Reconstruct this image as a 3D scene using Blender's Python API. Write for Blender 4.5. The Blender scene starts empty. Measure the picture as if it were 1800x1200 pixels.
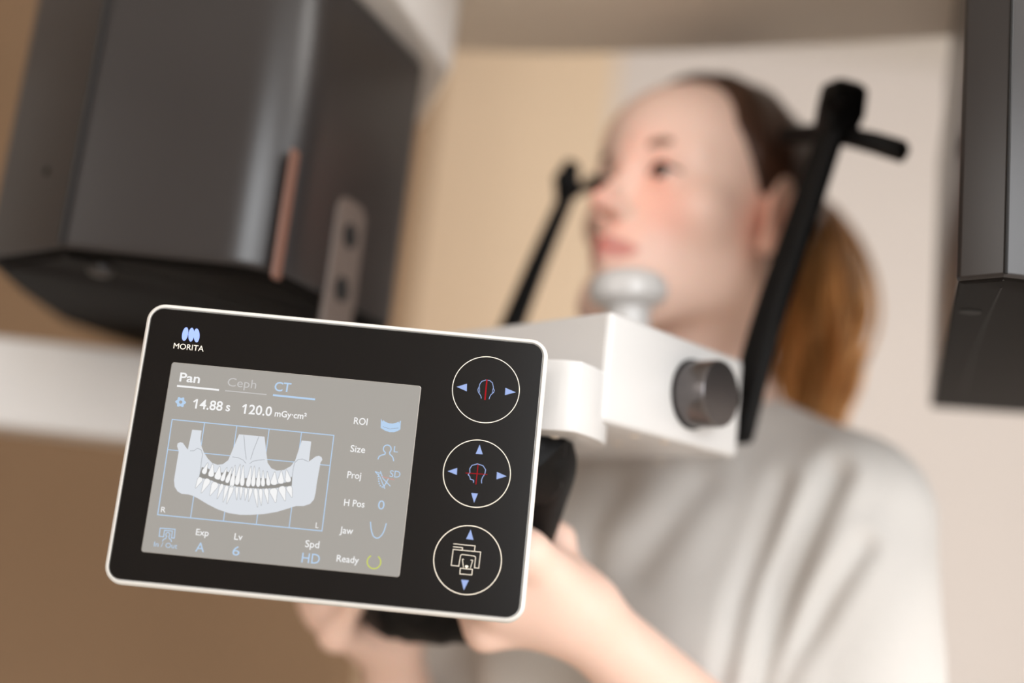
import bpy, bmesh, math, random
import numpy as np
from mathutils import Vector, Matrix
random.seed(4)
rng = np.random.default_rng(4)
SC = bpy.context.scene
COL = SC.collection

# ------------------------------------------------------------------ camera
FOC, CX, CY, HC = 2000.0, 900.0, 600.0, 1.15
_up = np.array([1100, 10000, -2000.0]); _up /= np.linalg.norm(_up)
_fw = np.array([0, 0, -1.0])
_Y = _fw - _up * (_fw @ _up); _Y /= np.linalg.norm(_Y)
_X = np.cross(_Y, _up)
RC = np.array([_X, _Y, _up])
cam_data = bpy.data.cameras.new('camera')
cam = bpy.data.objects.new('camera', cam_data)
COL.objects.link(cam)
M4 = np.eye(4); M4[:3, :3] = RC; M4[:3, 3] = (0, 0, HC)
cam.matrix_world = Matrix(M4.tolist())
cam_data.sensor_width = 36; cam_data.lens = 40.0
cam_data.clip_start = 0.02
cam_data.dof.use_dof = True
cam_data.dof.focus_distance = 0.585
cam_data.dof.aperture_fstop = 1.6
SC.camera = cam

# ------------------------------------------------------------------ world, lights, exposure
wd = bpy.data.worlds.new('world'); SC.world = wd; wd.use_nodes = True
wd.node_tree.nodes['Background'].inputs[0].default_value = (0.9, 0.95, 1.0, 1)
wd.node_tree.nodes['Background'].inputs[1].default_value = 0.3

EARP = (.10, .85, 1.44)
def area(name, loc, target, sx, sy, power, color, spread=180):
    l = bpy.data.lights.new(name, 'AREA'); l.shape = 'RECTANGLE'
    l.size = sx; l.size_y = sy; l.energy = power; l.color = color
    l.spread = math.radians(spread)
    o = bpy.data.objects.new(name, l); COL.objects.link(o)
    o.location = loc
    d = Vector(target) - Vector(loc)
    o.rotation_euler = d.to_track_quat('-Z', 'Y').to_euler()
    return o
area('side_window_light', (2.38, -1.1, 1.6), (0.1, 0.9, 1.3), 1.2, 1.3, 27, (0.90, 0.95, 1.0))
area('rear_window_light', (0.82, -1.93, 1.62), (0.1, 1.0, 1.35), 1.3, 1.3, 50, (0.94, 0.97, 1.0))
area('ceiling_fill_light', (1.5, 0.1, 2.57), (1.5, 0.1, 0), 1.2, 0.6, 44, (1.0, 0.98, 0.95))  # added ceiling fill, no lamp in view, lifts walls and ceiling
area('left_fill_light', (-2.22, -0.9, 1.6), (0.0, 0.8, 1.3), 1.3, 1.4, 27, (1.0, 0.97, 0.93))  # added soft fill from the left to brighten the face, no real lamp
area('laser_light', (-.075, .80, 1.50), EARP, 0.004, .10, .0035, (1.0, 0.08, 0.03), 25)
SC.view_settings.view_transform = 'Standard'
SC.view_settings.look = 'None'
SC.view_settings.exposure = 0.0
SC.view_settings.gamma = 1.0
SC.view_settings.use_curve_mapping = False

# ------------------------------------------------------------------ helpers
def W(px, py, d):
    """point of the room seen at photo pixel px,py at distance d"""
    return RC @ np.array([(px - CX) / FOC * d, -(py - CY) / FOC * d, -d]) + [0, 0, HC]
def PIX(P):
    c = (np.asarray(P) - [0, 0, HC]) @ RC
    return CX + FOC * c[..., 0] / -c[..., 2], CY - FOC * c[..., 1] / -c[..., 2]

def s2l(c):
    return tuple(((x / 255) / 12.92 if x / 255 <= 0.04045 else (((x / 255) + 0.055) / 1.055) ** 2.4) for x in c)

def mat(name, rgb, rough=0.5, metal=0.0, emit=None, estr=1.0, spec=0.5, noise=0.0, nscale=8, bump=0.0, bscale=300,
        coat=0.0, sss=0.0, attr=None, srgb=True, sheen=0.0):
    m = bpy.data.materials.new(name); m.use_nodes = True
    nt = m.node_tree; b = nt.nodes['Principled BSDF']
    col = s2l(rgb) if srgb else rgb
    b.inputs['Base Color'].default_value = (*col, 1)
    b.inputs['Roughness'].default_value = rough
    b.inputs['Metallic'].default_value = metal
    b.inputs['Specular IOR Level'].default_value = spec
    b.inputs['Coat Weight'].default_value = coat
    b.inputs['Sheen Weight'].default_value = sheen
    if sss:
        b.inputs['Subsurface Weight'].default_value = sss
        b.inputs['Subsurface Radius'].default_value = (0.012, 0.004, 0.002)
        b.inputs['Subsurface Scale'].default_value = 1.0
    if emit is not None:
        b.inputs['Emission Color'].default_value = (*s2l(emit), 1)
        b.inputs['Emission Strength'].default_value = estr
    tc = nt.nodes.new('ShaderNodeTexCoord')
    src = None
    if attr:
        a = nt.nodes.new('ShaderNodeAttribute'); a.attribute_name = attr
        src = a.outputs['Color']; nt.links.new(src, b.inputs['Base Color'])
    if noise:
        n = nt.nodes.new('ShaderNodeTexNoise'); n.inputs['Scale'].default_value = nscale
        n.inputs['Detail'].default_value = 4
        nt.links.new(tc.outputs['Object'], n.inputs['Vector'])
        mp = nt.nodes.new('ShaderNodeMapRange')
        mp.inputs[3].default_value = 1 - noise; mp.inputs[4].default_value = 1 + noise
        nt.links.new(n.outputs[0], mp.inputs[0])
        vm = nt.nodes.new('ShaderNodeVectorMath'); vm.operation = 'SCALE'
        if src is not None: nt.links.new(src, vm.inputs[0])
        else: vm.inputs[0].default_value = col
        nt.links.new(mp.outputs[0], vm.inputs['Scale'])
        nt.links.new(vm.outputs[0], b.inputs['Base Color'])
    if bump:
        n2 = nt.nodes.new('ShaderNodeTexNoise'); n2.inputs['Scale'].default_value = bscale
        nt.links.new(tc.outputs['Object'], n2.inputs['Vector'])
        bp = nt.nodes.new('ShaderNodeBump'); bp.inputs['Strength'].default_value = bump
        bp.inputs['Distance'].default_value = 0.001
        nt.links.new(n2.outputs[0], bp.inputs['Height'])
        nt.links.new(bp.outputs[0], b.inputs['Normal'])
    return m

def thing(name, label, cat, loc=(0, 0, 0), group=None, matrix=None):
    o = bpy.data.objects.new(name, None); COL.objects.link(o)
    o.empty_display_size = 0.05
    if matrix is not None: o.matrix_world = matrix
    else: o.location = loc
    o['label'] = label; o['category'] = cat
    if group: o['group'] = group
    return o

def mesh_obj(name, verts, faces, m, parent=None, smooth=True, label=None, world=True, kind=None, sharp=35):
    me = bpy.data.meshes.new(name)
    v = [tuple(map(float, p)) for p in verts]
    off = Vector((0, 0, 0))
    if parent is not None and world:
        off = Vector(PLOC.get(parent.name, (0, 0, 0)))
        v = [(p[0] - off.x, p[1] - off.y, p[2] - off.z) for p in v]
    me.from_pydata(v, [], faces)
    me.validate()
    bm = bmesh.new(); bm.from_mesh(me)
    bmesh.ops.recalc_face_normals(bm, faces=bm.faces)
    bm.to_mesh(me); bm.free()
    me.materials.append(m)
    o = bpy.data.objects.new(name, me); COL.objects.link(o)
    if smooth:
        me.polygons.foreach_set('use_smooth', [True] * len(me.polygons))
        if sharp: me.set_sharp_from_angle(angle=math.radians(sharp))
    if parent is not None: o.parent = parent
    if label: o['label'] = label
    if kind: o['kind'] = kind
    PLOC[o.name] = tuple(off)
    return o
PLOC = {}
def reg(t):
    PLOC[t.name] = tuple(t.location); return t

def merge(*parts):
    V, Fc = [], []
    for v, f in parts:
        n = len(V); V += [tuple(p) for p in v]; Fc += [tuple(i + n for i in q) for q in f]
    return V, Fc

def loft(rings, cap0=True, cap1=True, closed=True):
    V = []; Fc = []
    n = len(rings[0])
    for r in rings: V += [tuple(p) for p in r]
    for k in range(len(rings) - 1):
        for i in range(n if closed else n - 1):
            j = (i + 1) % n
            Fc.append((k * n + i, k * n + j, (k + 1) * n + j, (k + 1) * n + i))
    if cap0: Fc.append(tuple(reversed(range(n))))
    if cap1: Fc.append(tuple(range((len(rings) - 1) * n, len(rings) * n)))
    return V, Fc

def round_poly(pts, rad, seg=8):
    """rounded plan outline; rad one number or one per corner"""
    out = []; n = len(pts)
    if not hasattr(rad, '__len__'): rad = [rad] * n
    for i in range(n):
        p0, p, p1 = (np.array(pts[(i - 1) % n], float), np.array(pts[i], float), np.array(pts[(i + 1) % n], float))
        r = rad[i]
        a = (p0 - p) / np.linalg.norm(p0 - p); b = (p1 - p) / np.linalg.norm(p1 - p)
        half = math.acos(max(-1, min(1, a @ b))) / 2
        if r <= 1e-6 or half > 1.56: out.append(p); continue
        t = r / math.tan(half)
        c = p + (a + b) / np.linalg.norm(a + b) * r / math.sin(half)
        s = p + a * t; e = p + b * t
        a0 = math.atan2(*(s - c)[::-1]); a1 = math.atan2(*(e - c)[::-1])
        da = (a1 - a0 + math.pi) % (2 * math.pi) - math.pi
        for k in range(seg + 1):
            th = a0 + da * k / seg
            out.append(c + r * np.array([math.cos(th), math.sin(th)]))
    return np.array(out)

def inset(poly, d):
    p = np.array(poly); n = len(p)
    area2 = sum(p[i][0] * p[(i + 1) % n][1] - p[(i + 1) % n][0] * p[i][1] for i in range(n))
    s = 1 if area2 > 0 else -1
    out = []
    for i in range(n):
        e0 = p[i] - p[i - 1]; e1 = p[(i + 1) % n] - p[i]
        n0 = np.array([-e0[1], e0[0]]) / (np.linalg.norm(e0) + 1e-12); n1 = np.array([-e1[1], e1[0]]) / (np.linalg.norm(e1) + 1e-12)
        m = n0 + n1; m /= (np.linalg.norm(m) + 1e-12)
        out.append(p[i] + s * m * d / max(0.4, m @ n0))
    return np.array(out)

def prism(poly, z0, z1, bev=0.003, steps=3):
    """vertical body on a plan outline with rounded lower and upper rims"""
    rings = []
    for k in range(steps + 1):
        a = math.pi / 2 * k / steps
        rings.append([(x, y, z0 + bev * (1 - math.sin(a))) for x, y in inset(poly, bev * (1 - math.cos(a)))] if 0 else
                     [(x, y, z0 + bev * (1 - math.cos(a))) for x, y in inset(poly, bev * (1 - math.sin(a)))])
    for k in range(steps + 1):
        a = math.pi / 2 * (1 - k / steps)
        rings.append([(x, y, z1 - bev * (1 - math.cos(a))) for x, y in inset(poly, bev * (1 - math.sin(a)))])
    return loft(rings)

def frame_axes(d):
    d = np.array(d, float); d /= np.linalg.norm(d)
    h = np.array([0, 0, 1.0]) if abs(d[2]) < 0.9 else np.array([1.0, 0, 0])
    u = np.cross(d, h); u /= np.linalg.norm(u); v = np.cross(d, u)
    return d, u, v

def lathe(base, axis, prof, n=48):
    """profile of (distance along the axis, radius)"""
    d, u, v = frame_axes(axis); base = np.array(base, float)
    rings = []
    for t, r in prof:
        rings.append([base + d * t + r * (math.cos(2 * math.pi * i / n) * u + math.sin(2 * math.pi * i / n) * v) for i in range(n)])
    return loft(rings)

def cat(pts, m=8):
    P = [np.array(p, float) for p in pts]; P = [2 * P[0] - P[1]] + P + [2 * P[-1] - P[-2]]
    out = []
    for i in range(1, len(P) - 2):
        for k in range(m):
            t = k / m
            out.append(0.5 * ((2 * P[i]) + (-P[i - 1] + P[i + 1]) * t + (2 * P[i - 1] - 5 * P[i] + 4 * P[i + 1] - P[i + 2]) * t * t
                              + (-P[i - 1] + 3 * P[i] - 3 * P[i + 1] + P[i + 2]) * t ** 3))
    out.append(P[-2]); return out

def sweep(path, section, radii=None, ref=(0, 0, 1), endround=3):
    """sweep a closed 2D section along a path with soft ends"""
    path = [np.array(p, float) for p in path]; n = len(path); rings = []
    if radii is None: radii = [1.0] * n
    def ring(i, p, s):
        t = path[min(i + 1, n - 1)] - path[max(i - 1, 0)]; t /= np.linalg.norm(t)
        u = np.cross(t, ref); u /= np.linalg.norm(u); v = np.cross(u, t)
        return [p + (a * u + b * v) * s for a, b in section]
    rs = max(math.hypot(a, b) for a, b in section)
    t0 = path[0] - path[1]; t0 /= np.linalg.norm(t0); t1 = path[-1] - path[-2]; t1 /= np.linalg.norm(t1)
    for k in range(endround):
        a = (k + 0.35) / endround * math.pi / 2
        rings.append(ring(0, path[0] + t0 * rs * radii[0] * 0.5 * math.cos(a), radii[0] * math.sin(a)))
    for i in range(n): rings.append(ring(i, path[i], radii[i]))
    for k in reversed(range(endround)):
        a = (k + 0.35) / endround * math.pi / 2
        rings.append(ring(n - 1, path[-1] + t1 * rs * radii[-1] * 0.5 * math.cos(a), radii[-1] * math.sin(a)))
    return loft(rings)

def circ(r, n=16, sx=1, sy=1):
    return [(r * sx * math.cos(2 * math.pi * i / n), r * sy * math.sin(2 * math.pi * i / n)) for i in range(n)]
def rrect(w, h, r, seg=4):
    return [tuple(p) for p in round_poly([(-w / 2, -h / 2), (w / 2, -h / 2), (w / 2, h / 2), (-w / 2, h / 2)], r, seg)]

def box(c, s):
    x, y, z = c; a, b, d = s[0] / 2, s[1] / 2, s[2] / 2
    v = [(x + i * a, y + j * b, z + k * d) for i in (-1, 1) for j in (-1, 1) for k in (-1, 1)]
    f = [(0, 1, 3, 2), (4, 6, 7, 5), (0, 4, 5, 1), (2, 3, 7, 6), (0, 2, 6, 4), (1, 5, 7, 3)]
    return v, f

# ------------------------------------------------------------------ materials
M_white = mat('white_plastic', (214, 212, 210), 0.28, coat=0.2, noise=0.01, nscale=30)
M_warmwhite = mat('white_lacquer', (226, 221, 215), 0.4, noise=0.015, nscale=6)
M_rim = mat('white_rim_plastic', (214, 211, 205), 0.35, noise=0.01, nscale=40)
M_black = mat('matt_black_plastic', (9, 8, 8), 0.5, noise=0.1, nscale=60, spec=0.18)
M_glass = mat('black_glass', (17, 15, 14), 0.22, noise=0.06, nscale=90, spec=0.2)
M_grey = mat('anthracite_lacquer', (40, 36, 35), 0.32, metal=0.0, noise=0.05, nscale=25)
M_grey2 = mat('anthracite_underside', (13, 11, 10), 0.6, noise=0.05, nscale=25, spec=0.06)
M_seam = mat('dark_seam', (12, 11, 11), 0.7, noise=0.1)
M_strip = mat('copper_brown_strip', (112, 80, 68), 0.3, metal=0.2, noise=0.05)
M_plate = mat('taupe_plate', (98, 86, 79), 0.4, noise=0.05)
M_knob = mat('dark_satin_metal', (104, 100, 100), 0.24, metal=0.85, noise=0.05, nscale=50)
M_wall = mat('beige_wall_paint', (222, 214, 208), 0.85, noise=0.02, nscale=3, bump=0.2, bscale=120)
M_brown = mat('brown_shaded_wall', (146, 118, 90), 0.75, noise=0.08, nscale=1.3, bump=0.2, bscale=120)  # brown base colour holds the shade on the left wall
M_ceil = mat('ceiling_paint', (232, 228, 222), 0.9, noise=0.01, nscale=3)
M_floor = mat('vinyl_floor', (196, 186, 174), 0.5, noise=0.06, nscale=5)
M_frame = mat('window_frame_white', (235, 235, 232), 0.5, noise=0.01)
M_sky = mat('window_daylight', (0, 0, 0), 0.9, emit=(225, 236, 250), estr=1.6, noise=0.0)
M_armunder = mat('greige_arm_cover', (234, 222, 206), 0.5, noise=0.02, nscale=6)

# ------------------------------------------------------------------ room
def struct(name, vf, m):
    o = mesh_obj(name, vf[0], vf[1], m, smooth=False); o['kind'] = 'structure'; return o
XL, XR, YB, YR, ZT = -2.3, 2.5, 2.9, -2.0, 2.62
struct('floor', box(((XL + XR) / 2, (YB + YR) / 2, -0.05), (XR - XL + .4, YB - YR + .4, 0.1)), M_floor)
struct('ceiling', box(((XL + XR) / 2, (YB + YR) / 2, ZT + .05), (XR - XL + .4, YB - YR + .4, 0.1)), M_ceil)
struct('wall_back', box(((XL + XR) / 2, YB + .05, ZT / 2), (XR - XL + .2, 0.1, ZT)), M_wall)
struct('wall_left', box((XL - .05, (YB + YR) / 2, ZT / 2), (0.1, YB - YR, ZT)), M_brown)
struct('wall_shade_block', box(((XL - 0.27) / 2, 2.66, ZT / 2), (-0.27 - XL, 0.48, ZT)), M_brown)  # added block before the back wall, carries the shaded brown
struct('tan_wall_panel_1', box(((-0.27 + .20) / 2, YB - .02, 1.05 + .25), (.47, 0.04, 2.6)), mat('tan_panel', (236, 212, 182), .6, noise=.03, nscale=4))  # added tan panel, warmer than the wall beside it
# right wall with a window opening towards the viewer's side
wy0, wy1, wz0, wz1 = -1.75, -0.45, 0.9, 2.3
struct('wall_right', merge(box((XR + .05, (YR + wy0) / 2, ZT / 2), (0.1, wy0 - YR, ZT)), box((XR + .05, (YB + wy1) / 2, ZT / 2), (0.1, YB - wy1, ZT)),
       box((XR + .05, (wy0 + wy1) / 2, wz0 / 2), (0.1, wy1 - wy0, wz0)), box((XR + .05, (wy0 + wy1) / 2, (wz1 + ZT) / 2), (0.1, wy1 - wy0, ZT - wz1))), M_wall)
rx0, rx1 = .07, 1.57
struct('wall_rear', merge(box(((XL + rx0) / 2, YR - .05, ZT / 2), (rx0 - XL, 0.1, ZT)), box(((XR + rx1) / 2, YR - .05, ZT / 2), (XR - rx1, 0.1, ZT)),
       box(((rx0 + rx1) / 2, YR - .05, .5), (rx1 - rx0, 0.1, 1.0)), box(((rx0 + rx1) / 2, YR - .05, 2.5), (rx1 - rx0, 0.1, .24))), M_wall)
struct('window_2', merge(box((rx0 + .03, YR - .03, 1.69), (.06, .08, 1.38)), box((rx1 - .03, YR - .03, 1.69), (.06, .08, 1.38)), box(((rx0 + rx1) / 2, YR - .03, 1.03), (1.5, .08, .06)),
       box(((rx0 + rx1) / 2, YR - .03, 2.35), (1.5, .08, .06)), box(((rx0 + rx1) / 2, YR - .03, 1.69), (.04, .06, 1.38))), M_frame)
wm = (wy0 + wy1) / 2
struct('window_1', merge(box((XR + .03, wy0 + .03, (wz0 + wz1) / 2), (.08, .06, wz1 - wz0)), box((XR + .03, wy1 - .03, (wz0 + wz1) / 2), (.08, .06, wz1 - wz0)),
       box((XR + .03, wm, wz0 + .03), (.08, wy1 - wy0, .06)), box((XR + .03, wm, wz1 - .03), (.08, wy1 - wy0, .06)), box((XR + .03, wm, (wz0 + wz1) / 2), (.06, .04, wz1 - wz0))), M_frame)
struct('baseboard_back', box(((XR - 0.27) / 2, YB - .008, .05), (XR + 0.27, .016, .1)), M_frame)
struct('baseboard_left', box(((XL - 0.27) / 2, 2.42 - .008, .05), (-0.27 - XL, .016, .1)), M_frame)

# ------------------------------------------------------------------ rotating x-ray arm with its two housings
Z0 = HC + 0.17
UNIT = reg(thing('xray_arm', 'dark grey scanner housings hanging from the pale overhead arm around the patient', 'medical scanner', (-0.235, 0.9, HC + 0.47)))
planL = round_poly([(-.372, .774), (-.297, .7155), (-.158, .709), (-.0946, .860), (-.125, 1.0), (-.215, 1.10), (-.355, 1.115), (-.398, .99), (-.388, .87)],
                   [.012, .004, .050, .012, .05, .05, .05, .05, .05], 8)
ZTL = HC + 0.392
vL = prism(planL, Z0, ZTL, 0.006, 4)
hL = mesh_obj('emitter_housing', *vL, M_grey, UNIT, sharp=30)
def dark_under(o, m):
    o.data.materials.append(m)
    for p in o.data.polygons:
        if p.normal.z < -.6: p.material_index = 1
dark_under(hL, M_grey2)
hL['label'] = 'left dark grey housing with copper strip and two round ports'
def onwall(p0, p1, s, off=0.0):
    """point on the plan line p0->p1 at fraction s, pushed outward by off"""
    p0 = np.array(p0); p1 = np.array(p1); d = (p1 - p0) / np.linalg.norm(p1 - p0); nrm = np.array([d[1], -d[0]])
    q = p0 + (p1 - p0) * s + nrm * off
    return q, d, nrm
# seam between the side facet and the front
q = np.array([-.2966, .7135])
mesh_obj('seam', *sweep([(q[0], q[1], Z0 + .004), (q[0], q[1], ZTL - .004)], circ(.0014, 8), ref=(0, 1, 0)), M_seam, hL)
def plate_on(name, p0, p1, s, z, w, h, r, th, m, parent, label=None, off=0.0):
    q, d, nrm = onwall(p0, p1, s, off)
    sec = rrect(w, h, r, 6)
    rings = []
    for ins, t in ((0, -0.001), (0, th * 0.6), (0.0006, th)):
        sc = rrect(w - 2 * ins, h - 2 * ins, max(r - ins, .0003), 6)
        rings.append([(q[0] + d[0] * a + nrm[0] * t, q[1] + d[1] * a + nrm[1] * t, z + b) for a, b in sc])
    V, Fc = loft(rings)
    return mesh_obj(name, V, Fc, m, parent, label=label)
# positions on the housing's right side, read where the view ray meets its wall
sA, sB = np.array([-.158, .709]), np.array([-.0946, .860])
def hitwall(px, py, p0, p1):
    r = RC @ np.array([(px - CX) / FOC, -(py - CY) / FOC, -1.0])
    p0 = np.array(p0); p1 = np.array(p1); e = p1 - p0
    A = np.array([[r[0], -e[0]], [r[1], -e[1]]]); t, s = np.linalg.solve(A, p0)
    return s, HC + r[2] * t
sa, za = hitwall(517, 262, sA, sB); sb, zb = hitwall(487, 492, sA, sB)
plate_on('copper_strip', sA, sB, (sa + sb) / 2, (za + zb) / 2, .0095, za - zb, .002, .0012, M_strip, hL, 'narrow copper brown strip')
s1, z1 = hitwall(613, 350, sA, sB); s2, z2 = hitwall(598, 560, sA, sB)
pl = plate_on('port_plate', sA, sB, (s1 + s2) / 2, (z1 + z2 - .02) / 2, .040, (z1 - z2) + .02, .012, .0016, M_plate, hL, 'taupe plate with two black round holes')
for (x, y) in ((612, 415), (597, 508)):
    s, z = hitwall(x, y, sA, sB); qq, d, nrm = onwall(sA, sB, s, .0012)
    mesh_obj('port_hole', *lathe((*qq, z), (*nrm, 0), [(-.002, .0092), (.0008, .0092), (.0011, .0084)], 28), M_seam, hL)
    # sits in the plate, ring rim around a recessed black face
# tiny screw in the side facet
fA, fB = (-.372, .774), (-.297, .7155)
s, z = hitwall(82, 301, fA, fB); qq, d, nrm = onwall(fA, fB, s)
mesh_obj('screw_cap', *lathe((*qq, z), (*nrm, 0), [(-.001, .0028), (.0004, .0028), (.0006, .0022)], 20), M_grey2, hL)
# underside: recessed line and a small round foot
P = np.array
def under(px, py, h=Z0 - HC):
    c = RC @ np.array([(px - CX) / FOC, -(py - CY) / FOC, -1.0]); return c * (h / c[2]) + [0, 0, HC]
u0 = under(112, 447); u1 = under(172, 488)
mesh_obj('underside_seam', *sweep([(u0[0], u0[1], Z0), (u1[0], u1[1], Z0), (u1[0] + .01, u1[1] + .03, Z0)], circ(.0016, 8), ref=(0, 0, 1)), M_seam, hL)
u = under(178, 466)
mesh_obj('sensor_foot', *lathe((u[0], u[1], Z0 + .001), (0, 0, -1), [(0, .0085), (.005, .0085), (.0075, .0070), (.0085, .004)], 28), M_grey, hL)
pb = inset(planL, .012)
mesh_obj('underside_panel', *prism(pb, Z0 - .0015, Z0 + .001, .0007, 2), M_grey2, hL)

planR = round_poly([(.2265, .570), (.2440, .5535), (.425, .5565), (.475, .62), (.475, .86), (.43, .925), (.356, .945)],
                   [.004, .0022, .02, .04, .05, .03, .006], 8)
hR = mesh_obj('detector_housing', *prism(planR, Z0, ZTL, .004, 4), M_grey, UNIT, sharp=30)
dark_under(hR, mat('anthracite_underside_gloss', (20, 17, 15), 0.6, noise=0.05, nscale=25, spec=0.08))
hR['label'] = 'right dark grey housing with a front seam and slot underneath'
mesh_obj('seam', *sweep([(.2448, .5531, Z0 + .003), (.2448, .5531, ZTL - .003)], circ(.0011, 8), ref=(0, 1, 0)), M_seam, hR)
us = [under(1760, 505), under(1735, 560), under(1712, 620), under(1693, 690)]
mesh_obj('underside_seam', *sweep([(p[0], p[1], Z0 + .0003) for p in us], circ(.0008, 8), ref=(0, 0, 1)), M_seam, hR)
u = under(1705, 547); ud = under(1722, 547)
mesh_obj('slot', *prism(np.array([(u[0] + a, u[1] + b) for a, b in rrect(.0125, .009, .0044, 6)]), Z0 - .0006, Z0 + .001, .0003, 2), M_seam, hR)

# white caps that join the housings to the arm
capL = round_poly([(-.372, .774), (-.297, .7155), (-.125, .700), (-.074, .878), (-.11, 1.01), (-.205, 1.11), (-.355, 1.115), (-.398, .99)], [.02, .02, .04, .02, .05, .05, .05, .05], 8)
mesh_obj('arm_cap', *prism(capL, ZTL + .001, HC + .47, .005, 3), M_warmwhite, UNIT)
mesh_obj('arm_cap', *prism(inset(planR, .004), ZTL + .001, HC + .47, .005, 3), M_grey, UNIT)
far = [(-.30, 1.045), (-.20, 1.035), (-.094, 1.012), (.024, .990), (.174, .944), (.329, .884), (.42, .84)]
near = [(.44, .60), (.35, .585), (.20, .60), (.05, .63), (-.10, .66), (-.25, .69), (-.33, .72)]
mesh_obj('overhead_arm', *prism(np.array([tuple(p[:2]) for p in cat([(a, b, 0) for a, b in far], 4)] + [tuple(p[:2]) for p in cat([(a, b, 0) for a, b in near], 4)]), HC + .471, HC + .60, .012, 4), M_armunder, UNIT, sharp=40)
mesh_obj('arm_support', *prism(round_poly([(-1.12, .92), (-.25, .72), (-.22, 1.0), (-1.12, 1.22)], .05), HC + .60, HC + .70, .01, 3), M_warmwhite, UNIT)

# ------------------------------------------------------------------ patient positioning frame
zb0, zt0 = HC + .087, HC + .152
FR = reg(thing('patient_frame', 'white patient frame with dark knob, chin rest and black temple arms', 'medical frame', (0.05, 0.75, HC + .087)))
P0 = P([.0552, .6402]); P1 = P([.1548, .7425]); BD = P([-.0636, .0763]); BD = BD / np.linalg.norm(BD)
back = P0 + BD * .45
plan = [P0, P1, P1 + BD * .30, P([.02, 1.06]), P([-.12, 1.10]), P([-1.05, 1.10]), P([-1.05, 1.02]), P([-.30, 1.0]), P([-.245, .985])]
bar_near = P([-.235, .988])
plan = [P0, P1, P([-.075, 1.04]), P([-.15, 1.085]), P([-1.05, 1.085]), P([-1.05, 1.002]), P([-.27, .998]), P([-.225, .976])]
pl2 = round_poly(plan, [.004, .004, .05, .06, .01, .01, .04, .03], 8)
mesh_obj('support_beam', *prism(round_poly([(-1.05, 1.000), (-.262, .996), (-.215, 1.03), (-.19, 1.088), (-1.05, 1.088)], [.005, .03, .01, .02, .005], 6), HC + .0742, zt0 + .0004, .004, 4), M_white, FR)
mesh_obj('chin_beam', *prism(pl2, zb0, zt0, .0035, 4), M_white, FR, sharp=40)
KN = P([P1[1] - P0[1], -(P1[0] - P0[0])]); KN = KN / np.linalg.norm(KN)
def hitplane(px, py, p0, p1, off=0):
    s, z = hitwall(px, py, p0 + KN * off, p1 + KN * off)
    return (p0 + KN * off) + (p1 - p0) * s, z
kq, kz = hitplane(1216, 693, P0, P1)
mesh_obj('arm_bracket', *sweep([P([.085, .775, HC + .118]), P([.115, .785, HC + .118]), P([.142, .795, HC + .115])], rrect(.022, .024, .004), ref=(0, 0, 1)), M_black, FR)
kb = (kq[0], kq[1], kz)
knob = mesh_obj('knob', *lathe(kb, (*KN, 0), [(-.002, .0195), (.0, .0195), (.0006, .0208), (.020, .0208), (.0212, .0204), (.0218, .0196)], 64), M_knob, FR, label='dark satin metal adjusting knob')
mesh_obj('knob_collar', *lathe(kb, (*KN, 0), [(-.001, .0222), (.0008, .0222), (.0012, .0214)], 64), M_grey2, knob)
# small screws in the underside
for px, py in ((1116, 766), (1168, 776), (1160, 812), (1085, 778)):
    uu = under(px, py, zb0 - HC)
    mesh_obj('screw', *lathe((uu[0], uu[1], zb0 + .0005), (0, 0, -1), [(0, .0030), (.0008, .0030), (.0012, .0022), (.0006, .0014)], 18), M_armunder, FR)
# pivot block that carries the control panel
hp_ = .076
fr_ = [under(x, y, hp_)[:2] for x, y in ((953, 755), (975, 756), (995, 758), (1012, 760), (1028, 765), (1042, 770), (1054, 775), (1064, 781))]
pv = fr_ + [P([fr_[-1][0] + .0012, fr_[-1][1] + .012]), P([fr_[-1][0] - .001, fr_[-1][1] + .03]), P([fr_[-1][0] - .012, .70]), P([.0, .705]), P([fr_[0][0] - .03, .69]), P([fr_[0][0] - .03, fr_[0][1] + .012])]
mesh_obj('pivot_block', *prism(np.array(pv), HC + hp_, HC + .1155, .0012, 3), M_white, FR)
uu = W(1024, 773, .655)
mesh_obj('screw', *lathe((.030, .645, HC + .0763), (0, 0, -1), [(0, .0028), (.0006, .0028), (.001, .002)], 16), M_armunder, FR)
# column outside the picture which carries frame and arm
mesh_obj('column', *prism(round_poly([(-1.25, .92), (-1.05, .92), (-1.05, 1.22), (-1.25, 1.22)], .03), 0.0, 2.25, .01, 3), M_warmwhite, FR)
# chin rest
cb = W(1132, 560, .80); cb[2] = zt0
cr_prof = [(-.001, .017), (.003, .0165), (.008, .012), (.020, .0115), (.027, .0125), (.031, .0155), (.034, .022), (.0385, .0268), (.045, .0280), (.051, .0268), (.056, .0225), (.0595, .015), (.061, .006)]
CT = P([.0862, .812, 0])
cr_prof = [(t if t < .02 else t + .0115, (q if t > .03 else max(q, .0150)) * 1.04) for t, q in cr_prof]
chin = mesh_obj('chin_rest', *lathe((CT[0], CT[1], zt0), (-.10, -.06, 1), cr_prof, 48), M_white, FR, label='white rounded chin rest on a short stem')

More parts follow.
